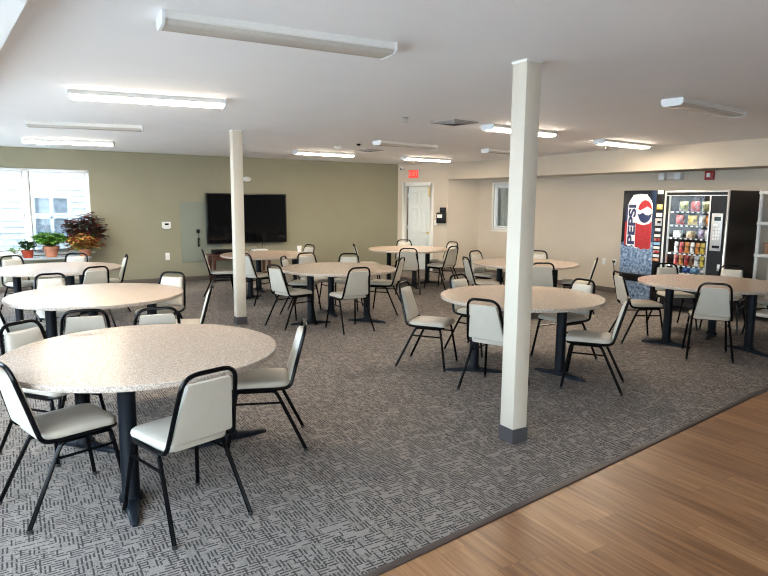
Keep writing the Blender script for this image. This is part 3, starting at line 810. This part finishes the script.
tm = text_mesh('PEPSI', .2, 'print_blue', 'lettering', .0015, .008)
lt = link('lettering', tm, pnl); 
lt.matrix_basis = Matrix.Translation((-.0052, 6.722-6.54, 1.365)) @ Matrix(((0, 0, -1, 0), (0, 1, 0, 0), (1, 0, 0, 0), (0, 0, 0, 1))) @ Matrix.Diagonal((1.55, .92, 1, 1))
vb(VX-.012, VX+.01, 6.315, 6.91, .405, .535).build('delivery_slot', 'machine_black', so, bevel=.004, world=True)
vb(VX-.03, VX-.012, 6.40, 6.83, .50, .53).build('slot_lip', 'machine_panel', so, bevel=.004, world=True)
vb(VX-.002, VX+.03, 6.157, 6.297, .08, 1.93).build('control_strip', 'machine_black', so, bevel=.003, world=True)
for z, hz, m_, nm in ((1.90, .028, 'plastic_white', 'price_plate'), (1.665, .04, 'wrap_yellow', 'notice'), (1.535, .032, 'plastic_white', 'notice')):
    vb(VX-.006, VX, 6.17, 6.275, z-hz, z+hz).build(nm, m_, so, bevel=.002, world=True)
vb(VX-.012, VX, 6.165, 6.285, 1.36, 1.48).build('bill_acceptor', 'keypad_silver', so, bevel=.004, world=True)
vb(VX-.014, VX-.011, 6.18, 6.24, 1.40, 1.44).build('bill_slot', 'plastic_black', so, world=True)
vb(VX-.008, VX, 6.18, 6.28, 1.27, 1.32).build('coin_slot', 'aluminium', so, bevel=.003, world=True)
for i, m_ in enumerate(['plastic_white', 'wrap_red', 'wrap_sky', 'plastic_white', 'wrap_red', 'plastic_white', 'wrap_orange']):
    z = 1.20 - i*.066
    vb(VX-.010, VX, 6.175, 6.285, z-.022, z+.022).build('selection_button', m_, so, bevel=.004, world=True)

# ------------------------------------------------------------------ snack machine
y0, y1 = 5.105, 6.145
sn = thing('snack_vending_machine', 'dark brown snack vending machine with a lit glass front', 'vending machine', (VX, 5.625, 0))
q = MB().box(VX+.03, 9.88, y0, y0+.02, .10, 1.92).box(VX+.03, 9.88, y1-.02, y1, .10, 1.92).box(9.86, 9.88, y0+.02, y1-.02, .10, 1.92)
q.box(VX+.03, 9.86, y0+.02, y1-.02, 1.90, 1.92).box(VX+.03, 9.86, y0+.02, y1-.02, .10, .56).box(VX+.05, 9.86, 5.37, 5.39, .56, 1.90)
q.build('cabinet', 'machine_brown', sn, world=True, smooth=False)
for x in (9.14, 9.8):
    for y in (y0+.08, y1-.08): MB().lathe([(0, 0), (.03, 0), (.03, .10), (0, .10)], 12, (x, y, 0), caps=False).build('foot', 'glide_rubber', sn, world=True)
q = MB().box(VX-.005, VX+.03, y1-.035, y1, .10, 1.92).box(VX-.005, VX+.03, y0, y0+.024, .10, 1.92).box(VX-.005, VX+.03, y0+.024, y1-.035, 1.895, 1.92)
q.box(VX-.005, VX+.03, y0+.024, y1-.035, 1.84, 1.852).box(VX-.005, VX+.03, 5.375, 5.395, .60, 1.84).box(VX-.005, VX+.03, 6.045, 6.062, .60, 1.84).box(VX-.005, VX+.03, 5.395, 6.045, .60, .625)
q.build('door_frame', 'aluminium', sn, bevel=.003, world=True)
vb(VX, VX+.03, y0+.024, y1-.035, 1.852, 1.895).build('header', 'machine_panel', sn, world=True)
vb(VX, VX+.03, y0+.024, y1-.035, .10, .60).build('kick_panel', 'machine_panel', sn, world=True)
vb(VX, VX+.03, 6.062, y1-.035, .60, 1.84).build('door_stile', 'machine_panel', sn, world=True)
vb(VX, VX+.03, y0+.024, 5.375, .60, 1.84).build('control_panel', 'machine_panel', sn, world=True)
vb(VX-.012, VX, 5.45, 5.98, .24, .42).build('delivery_flap', 'machine_black', sn, bevel=.005, world=True)
vb(VX+.012, VX+.017, 5.395, 6.045, .625, 1.84).build('glass', 'vending_glass', sn, world=True, smooth=False)
kp = vb(VX-.02, VX, 5.165, 5.335, 1.02, 1.58).build('keypad', 'keypad_silver', sn, bevel=.006, world=True)
vb(VX-.023, VX-.019, 5.19, 5.29, 1.47, 1.53).build('display', 'lcd_dark', kp, world=True)
for r in range(5):
    for c in range(2 if r == 0 else 3):
        yy = 5.285 - c*.038; zz = 1.40 - r*.05
        vb(VX-.026, VX-.019, yy-.014, yy+.014, zz-.018, zz+.018).build('key', 'plastic_white', kp, bevel=.002, world=True)
vb(VX-.023, VX-.019, 5.185, 5.295, 1.06, 1.10).build('bill_slot', 'plastic_black', kp, world=True)
vb(VX-.012, VX, 5.16, 5.20, .72, .82).build('coin_return', 'aluminium', sn, bevel=.004, world=True)
SH = [1.60, 1.385, 1.185, .94, .745, .635]
for z in SH:
    vb(VX+.07, 9.80, 5.40, 6.115, z-.022, z).build('tray', 'tray_dark', sn, world=True, smooth=False)
    q = MB()
    for i in range(8): q.box(VX+.062, VX+.068, 5.42+i*.085, 5.455+i*.085, z-.026, z-.004)
    q.build('price_tags', 'plastic_white', sn, world=True, smooth=False)
lm = MB().tube([(VX+.055, 5.41, 1.868), (VX+.055, 6.05, 1.868)], .012, 10).build('lamp_tube', 'machine_lamp', sn, world=True)
lm['label'] = 'glowing lamp tube'
lm2 = MB().tube([(VX+.05, 6.085, .66), (VX+.05, 6.085, 1.82)], .010, 10).build('lamp_tube', 'machine_lamp', sn, world=True); lm2['label'] = 'glowing lamp tube'
# snacks: pillow bags, upright bars, boxes
def pillow(w, d, h, crimp):
    b = MB(); rings = []
    for i in range(9):
        t = i/8; prof = math.sin(PI*min(max((t-.06)/.88, 0), 1))**.55
        ww = w*(1 - .10*prof); dd = max(d*prof, .003)
        rings.append([(dd*math.cos(a)*.5, ww*.5*math.copysign(abs(math.sin(a))**.75, math.sin(a)), t*h) for a in [2*PI*k/16 for k in range(16)]])
    b.loft(rings)
    rq = random.Random(int(w*1000))
    b.v = [(x + rq.uniform(-.004, .004), y + rq.uniform(-.003, .003), z + (rq.uniform(-.003, .003) if z > .01 else 0)) for x, y, z in b.v]
    return b
me_bag = pillow(.165, .085, .165, 1).mesh('snack_bag', 'wrap_olive', ang=60)
me_bar = pillow(.082, .04, .175, 1).mesh('candy_bar', 'wrap_orange', ang=60)
me_bx = MB().box(-.03, .03, -.065, .065, 0, .10).mesh('snack_box', 'wrap_tan', bevel=.004)
ROWS = [('top', [('bag', 'olive', 5.88), ('bag', 'red', 5.69), ('bag', 'olive', 5.50)]),
        ('second', [('bag', 'red', 5.93), ('bag', 'yellow', 5.72), ('bag', 'white', 5.56), ('bag', 'orange', 5.455)]),
        ('third', [('box', 'white', 5.95), ('box', 'tan', 5.73), ('bag', 'purple', 5.56), ('bag', 'white', 5.46)]),
        ('fourth', [('bar', 'white', 5.96), ('bar', 'red', 5.87), ('bar', 'orange', 5.775), ('bar', 'white', 5.69), ('bar', 'orange', 5.605), ('bar', 'yellow', 5.52), ('bar', 'brown', 5.445)]),
        ('fifth', [('bar', 'red', 5.95), ('bar', 'orange', 5.865), ('bar', 'red', 5.77), ('bar', 'brown', 5.685), ('bar', 'white', 5.60), ('bar', 'yellow', 5.515), ('bar', 'green', 5.44)]),
        ('bottom', [('pack', 'white', 5.94), ('pack', 'blue', 5.76), ('pack', 'sky', 5.62), ('pack', 'white', 5.48)])]
ORD = ['first', 'second', 'third', 'fourth', 'fifth', 'sixth', 'seventh']
for (rn, items), z in zip(ROWS, SH):
    for i, (kd, col, y) in enumerate(items):
        me = {'bag': me_bag, 'bar': me_bar, 'box': me_bx, 'pack': me_bag}[kd]
        nm = {'bag': 'snack_bag', 'bar': 'candy_bar', 'box': 'snack_box', 'pack': 'snack_bag'}[kd]
        o = link(nm, me, None, (VX+.12, y, z), random.uniform(-.3, .3))
        sc = {'bag': (1, 1, .94), 'bar': (1, .95, 1), 'box': (1, 1, 1.1), 'pack': (1, .85, .52)}[kd]
        if rn == 'third' and kd == 'bag': sc = (1, .62, .85)
        if rn == 'second' and i > 1: sc = (1, .66, .94)
        o.scale = sc
        o.material_slots[0].link = 'OBJECT'; o.material_slots[0].material = MATS['wrap_' + col]
        cn = {'sky': 'light blue', 'olive': 'olive green', 'tan': 'tan'}.get(col, col)
        tag(o, '%s %s, %s from the left on the %s shelf of the snack machine' % (cn, nm.replace('_', ' '), ORD[i], rn), nm.replace('_', ' '), 'snacks in the vending machine')

# ------------------------------------------------------------------ white shelves at the right edge
sh = thing('shelving_unit', 'white plastic shelving unit at the right edge, beside the snack machine', 'shelves', (9.66, 4.40, 0))
for sx in (-.2, .2):
    for sy in (-.46, .46):
        MB().tube([(sx, sy, 0), (sx, sy, 1.92)], .026, 12).build('post', 'shelf_white', sh)
for z in (.10, .53, .98, 1.45, 1.90):
    MB().box(-.225, .225, -.49, .49, z-.035, z+.012).build('shelf', 'shelf_white', sh, bevel=.008)
cb_ = thing('cardboard_box', 'brown box on the middle shelf of the white shelving unit', 'box', (9.62, 4.62, .992))
MB().box(-.14, .14, -.16, .16, 0, .17).build('body', 'cardboard', cb_, bevel=.003)
MB().box(-.14, .14, -.02, .02, .1705, .1715).build('tape', 'wrap_tan', cb_)
cb_ = thing('storage_bin', 'grey bin on the top shelf of the white shelving unit', 'bin', (9.62, 4.50, 1.462))
MB().loft([[(x, y, 0) for x, y in rrect(.11, .15, .02)], [(x, y, .16) for x, y in rrect(.13, .18, .02)]]).build('body', 'grey_metal', cb_)
MB().loft([[(x, y, z) for x, y in rrect(.137, .187, .02)] for z in (.158, .175)]).build('lid', 'plastic_white', cb_)

# ------------------------------------------------------------------ window plants
pt = thing('plant_table', 'low grey metal table under the window holding the potted plants', 'table', (.68, 12.92, 0))
MB().box(-.62, .62, -.24, .24, .615, .65).build('top', 'grey_metal', pt, bevel=.006)
for sx in (-.56, .56):
    for sy in (-.19, .19): MB().tube([(sx, sy, 0), (sx, sy, .62)], .016, 8).build('leg', 'grey_metal', pt)
MB().tube([(-.56, -.19, .2), (.56, -.19, .2)], .01, 8).tube([(-.56, .19, .2), (.56, .19, .2)], .01, 8).build('stretcher', 'grey_metal', pt)
rnd = random.Random(11)
def leaf(b, p, d, L, W, up):
    """one curved pointed leaf: base p, direction d"""
    d = d.normalized(); s = d.cross(up); s = s.normalized() if s.length > 1e-3 else Vector((1, 0, 0)); n = s.cross(d)
    v = []; rows = [(0, .12), (.3, .85), (.6, .9), (.85, .5), (1, .04)]
    for t, w in rows:
        c = p + d*L*t - n*L*.22*t*t
        v += [c - s*W*w*.5 + n*W*.10, c, c + s*W*w*.5 + n*W*.10]
    f = []
    for i in range(len(rows)-1):
        for j in range(2): f.append((i*3+j, i*3+j+1, i*3+j+4, i*3+j+3))
    b.add(v, f)
def pot(t, r0, r1, h, m):
    p = MB().lathe([(0, 0), (r0, 0), (r1*.96, h*.78), (r1*1.06, h*.78), (r1*1.08, h), (r1*.96, h), (r1*.93, h*.88), (0, h*.88)], 24, caps=False).build('pot', m, t)
    MB().lathe([(0, h*.86), (r1*.93, h*.86), (r1*.93, h*.9), (0, h*.91)], 20, caps=False).build('soil', 'soil', t)
    return p
def bush(t, h0, n, spread, top, L, W, m, lean=.5, flat=1.0, bias=(0, 0)):
    stems = MB(); lf = MB()
    for i in range(n):
        a = rnd.uniform(0, 2*PI); r = spread*math.sqrt(rnd.uniform(.02, 1)); hh = rnd.uniform(.35, 1)
        hh = h0 + (top-h0)*hh*(1-.35*(r/spread)**2)
        tip = Vector((r*math.cos(a)+bias[0]*(hh-h0), r*math.sin(a)*flat+bias[1]*(hh-h0), hh)); b0 = Vector((tip.x*.15, tip.y*.15, h0))
        mid = (tip+b0)/2 + Vector((tip.x*.12, tip.y*.12, .02))
        stems.tube([b0, mid, tip], .004, 5)
        for j in range(4):
            an = rnd.uniform(0, 2*PI); d = Vector((math.cos(an), math.sin(an), rnd.uniform(-.25, .7)))
            leaf(lf, tip*(1-.12*j)+mid*(.12*j), d, L*rnd.uniform(.7, 1.2), W*rnd.uniform(.7, 1.15), Vector((0, 0, 1)))
    stems.build('stems', 'stem_green', t); return lf.build('foliage', m, t, ang=80)
p = thing('potted_succulent', 'small dark green plant in a shiny red pot at the left of the windowsill table', 'plant', (.27, 12.84, .65))
pot(p, .075, .10, .14, 'pot_red'); bush(p, .13, 26, .13, .33, .09, .08, 'leaf_dark')
p = thing('potted_geranium', 'bushy light green plant in a terracotta pot before the window', 'plant', (.65, 12.86, .65))
pot(p, .09, .135, .20, 'terracotta'); bush(p, .19, 80, .27, .47, .10, .10, 'leaf_green', flat=.7)
q = MB(); 
for i in range(9): leaf(q, Vector((-.08, -.05, .55)), Vector((math.cos(i*.7), math.sin(i*.7), .5)), .035, .03, Vector((0, 0, 1)))
q.build('blossom', 'petal_pink', p); MB().tube([(-.02, -.01, .2), (-.06, -.04, .42), (-.08, -.05, .55)], .003, 5).build('flower_stem', 'stem_green', p)
p = thing('burgundy_coleus', 'tall dark burgundy leafy plant at the right of the window', 'plant', (1.24, 12.96, .65))
pot(p, .08, .11, .16, 'terracotta'); bush(p, .16, 95, .36, .84, .14, .10, 'leaf_burgundy', flat=.4)
p = thing('variegated_coleus', 'lower red and yellow-green leafy plant before the burgundy one', 'plant', (1.20, 12.76, .65))
pot(p, .08, .11, .14, 'terracotta'); bush(p, .05, 90, .30, .42, .12, .09, 'leaf_coleus', flat=.5)
p = thing('trailing_plant', 'small green sprout at the left picture edge under the window', 'plant', (.08, 12.80, .65))
pot(p, .05, .07, .09, 'plastic_white'); bush(p, .08, 7, .12, .20, .06, .045, 'leaf_green')
# white cup on the television table
cp = thing('paper_cup', 'white paper cup at the right of the television table', 'cup', (4.74, 10.86, .75))
MB().lathe([(0, 0), (.032, 0), (.045, .105), (.048, .108), (.048, .113), (.043, .113), (.031, .008), (0, .008)], 24, caps=False).build('body', 'paper_cup', cp)

# ------------------------------------------------------------------ light and camera
wd = bpy.data.worlds.new('World'); bpy.context.scene.world = wd; wd.use_nodes = True
nt = wd.node_tree; bg = nt.nodes['Background']
sky = nt.nodes.new('ShaderNodeTexSky'); sky.sky_type = 'NISHITA'; sky.sun_disc = False
sky.sun_elevation = rad(38); sky.sun_rotation = rad(200); sky.altitude = 100; sky.air_density = 1.2; sky.dust_density = 4.0
mxn = nt.nodes.new('ShaderNodeMix'); mxn.data_type = 'RGBA'; mxn.inputs[0].default_value = .55
hsv = nt.nodes.new('ShaderNodeVectorMath'); hsv.operation = 'SCALE'; hsv.inputs['Scale'].default_value = .09
nt.links.new(sky.outputs[0], hsv.inputs[0])
nt.links.new(hsv.outputs[0], mxn.inputs[6]); mxn.inputs[7].default_value = (.69, .83, 1.0, 1)
nt.links.new(mxn.outputs[2], bg.inputs[0]); bg.inputs[1].default_value = 8.0
def portal(M, sx, sz):
    l = bpy.data.lights.new('window_portal', 'AREA'); l.shape = 'RECTANGLE'; l.size = sx; l.size_y = sz
    l.cycles.is_portal = True
    o = bpy.data.objects.new('window_portal', l); C.objects.link(o); o.matrix_basis = M
def facing(loc, d):
    return Matrix.Translation(loc) @ Vector(d).to_track_quat('-Z', 'Y').to_matrix().to_4x4()
portal(facing(((W1[0]+W1[1])/2, GY+.17, 1.49), (0, -1, 0)), W1[1]-W1[0], W1[3]-W1[2])
for a, b in WL: portal(facing((LX-.17, (a+b)/2, 1.475), (1, 0, 0)), b-a, 1.75)
for a, b in WB: portal(facing(((a+b)/2, BY-.17, 1.4), (0, 1, 0)), b-a, 1.8)

sl = bpy.data.lights.new('sun', 'SUN'); sl.energy = 6; sl.angle = rad(2); sl.color = (1, .96, .9)
so_ = bpy.data.objects.new('sun', sl); C.objects.link(so_); so_.matrix_basis = facing((12, 12, 20), (-.7, -.5, -.9))
pitch, roll, yaw, h, f = rad(8.013), rad(.462), rad(31.476), 1.711, 612.22
cyw, syw, cp_, sp_ = math.cos(yaw), math.sin(yaw), math.cos(pitch), math.sin(pitch)
fwd = Vector((syw*cp_, cyw*cp_, -sp_)); right = Vector((cyw, -syw, 0)); up = right.cross(fwd)
rx = right*math.cos(roll) + up*math.sin(roll); ux = up*math.cos(roll) - right*math.sin(roll)
cam = bpy.data.cameras.new('camera'); cam.sensor_width = 36; cam.lens = f*36/768; cam.clip_start = .05
co = bpy.data.objects.new('camera', cam); C.objects.link(co)
co.matrix_basis = Matrix(((rx.x, ux.x, -fwd.x, 0), (rx.y, ux.y, -fwd.y, 0), (rx.z, ux.z, -fwd.z, h), (0, 0, 0, 1)))
sc = bpy.context.scene; sc.camera = co
vs = sc.view_settings; vs.view_transform = 'Standard'; vs.look = 'None'; vs.gamma = 1; vs.exposure = 1.78; vs.use_curve_mapping = False
sc.cycles.filter_width = 1.15; sc.cycles.max_bounces = 10; sc.cycles.diffuse_bounces = 5; sc.cycles.transparent_max_bounces = 12
sc.cycles.sample_clamp_indirect = 8
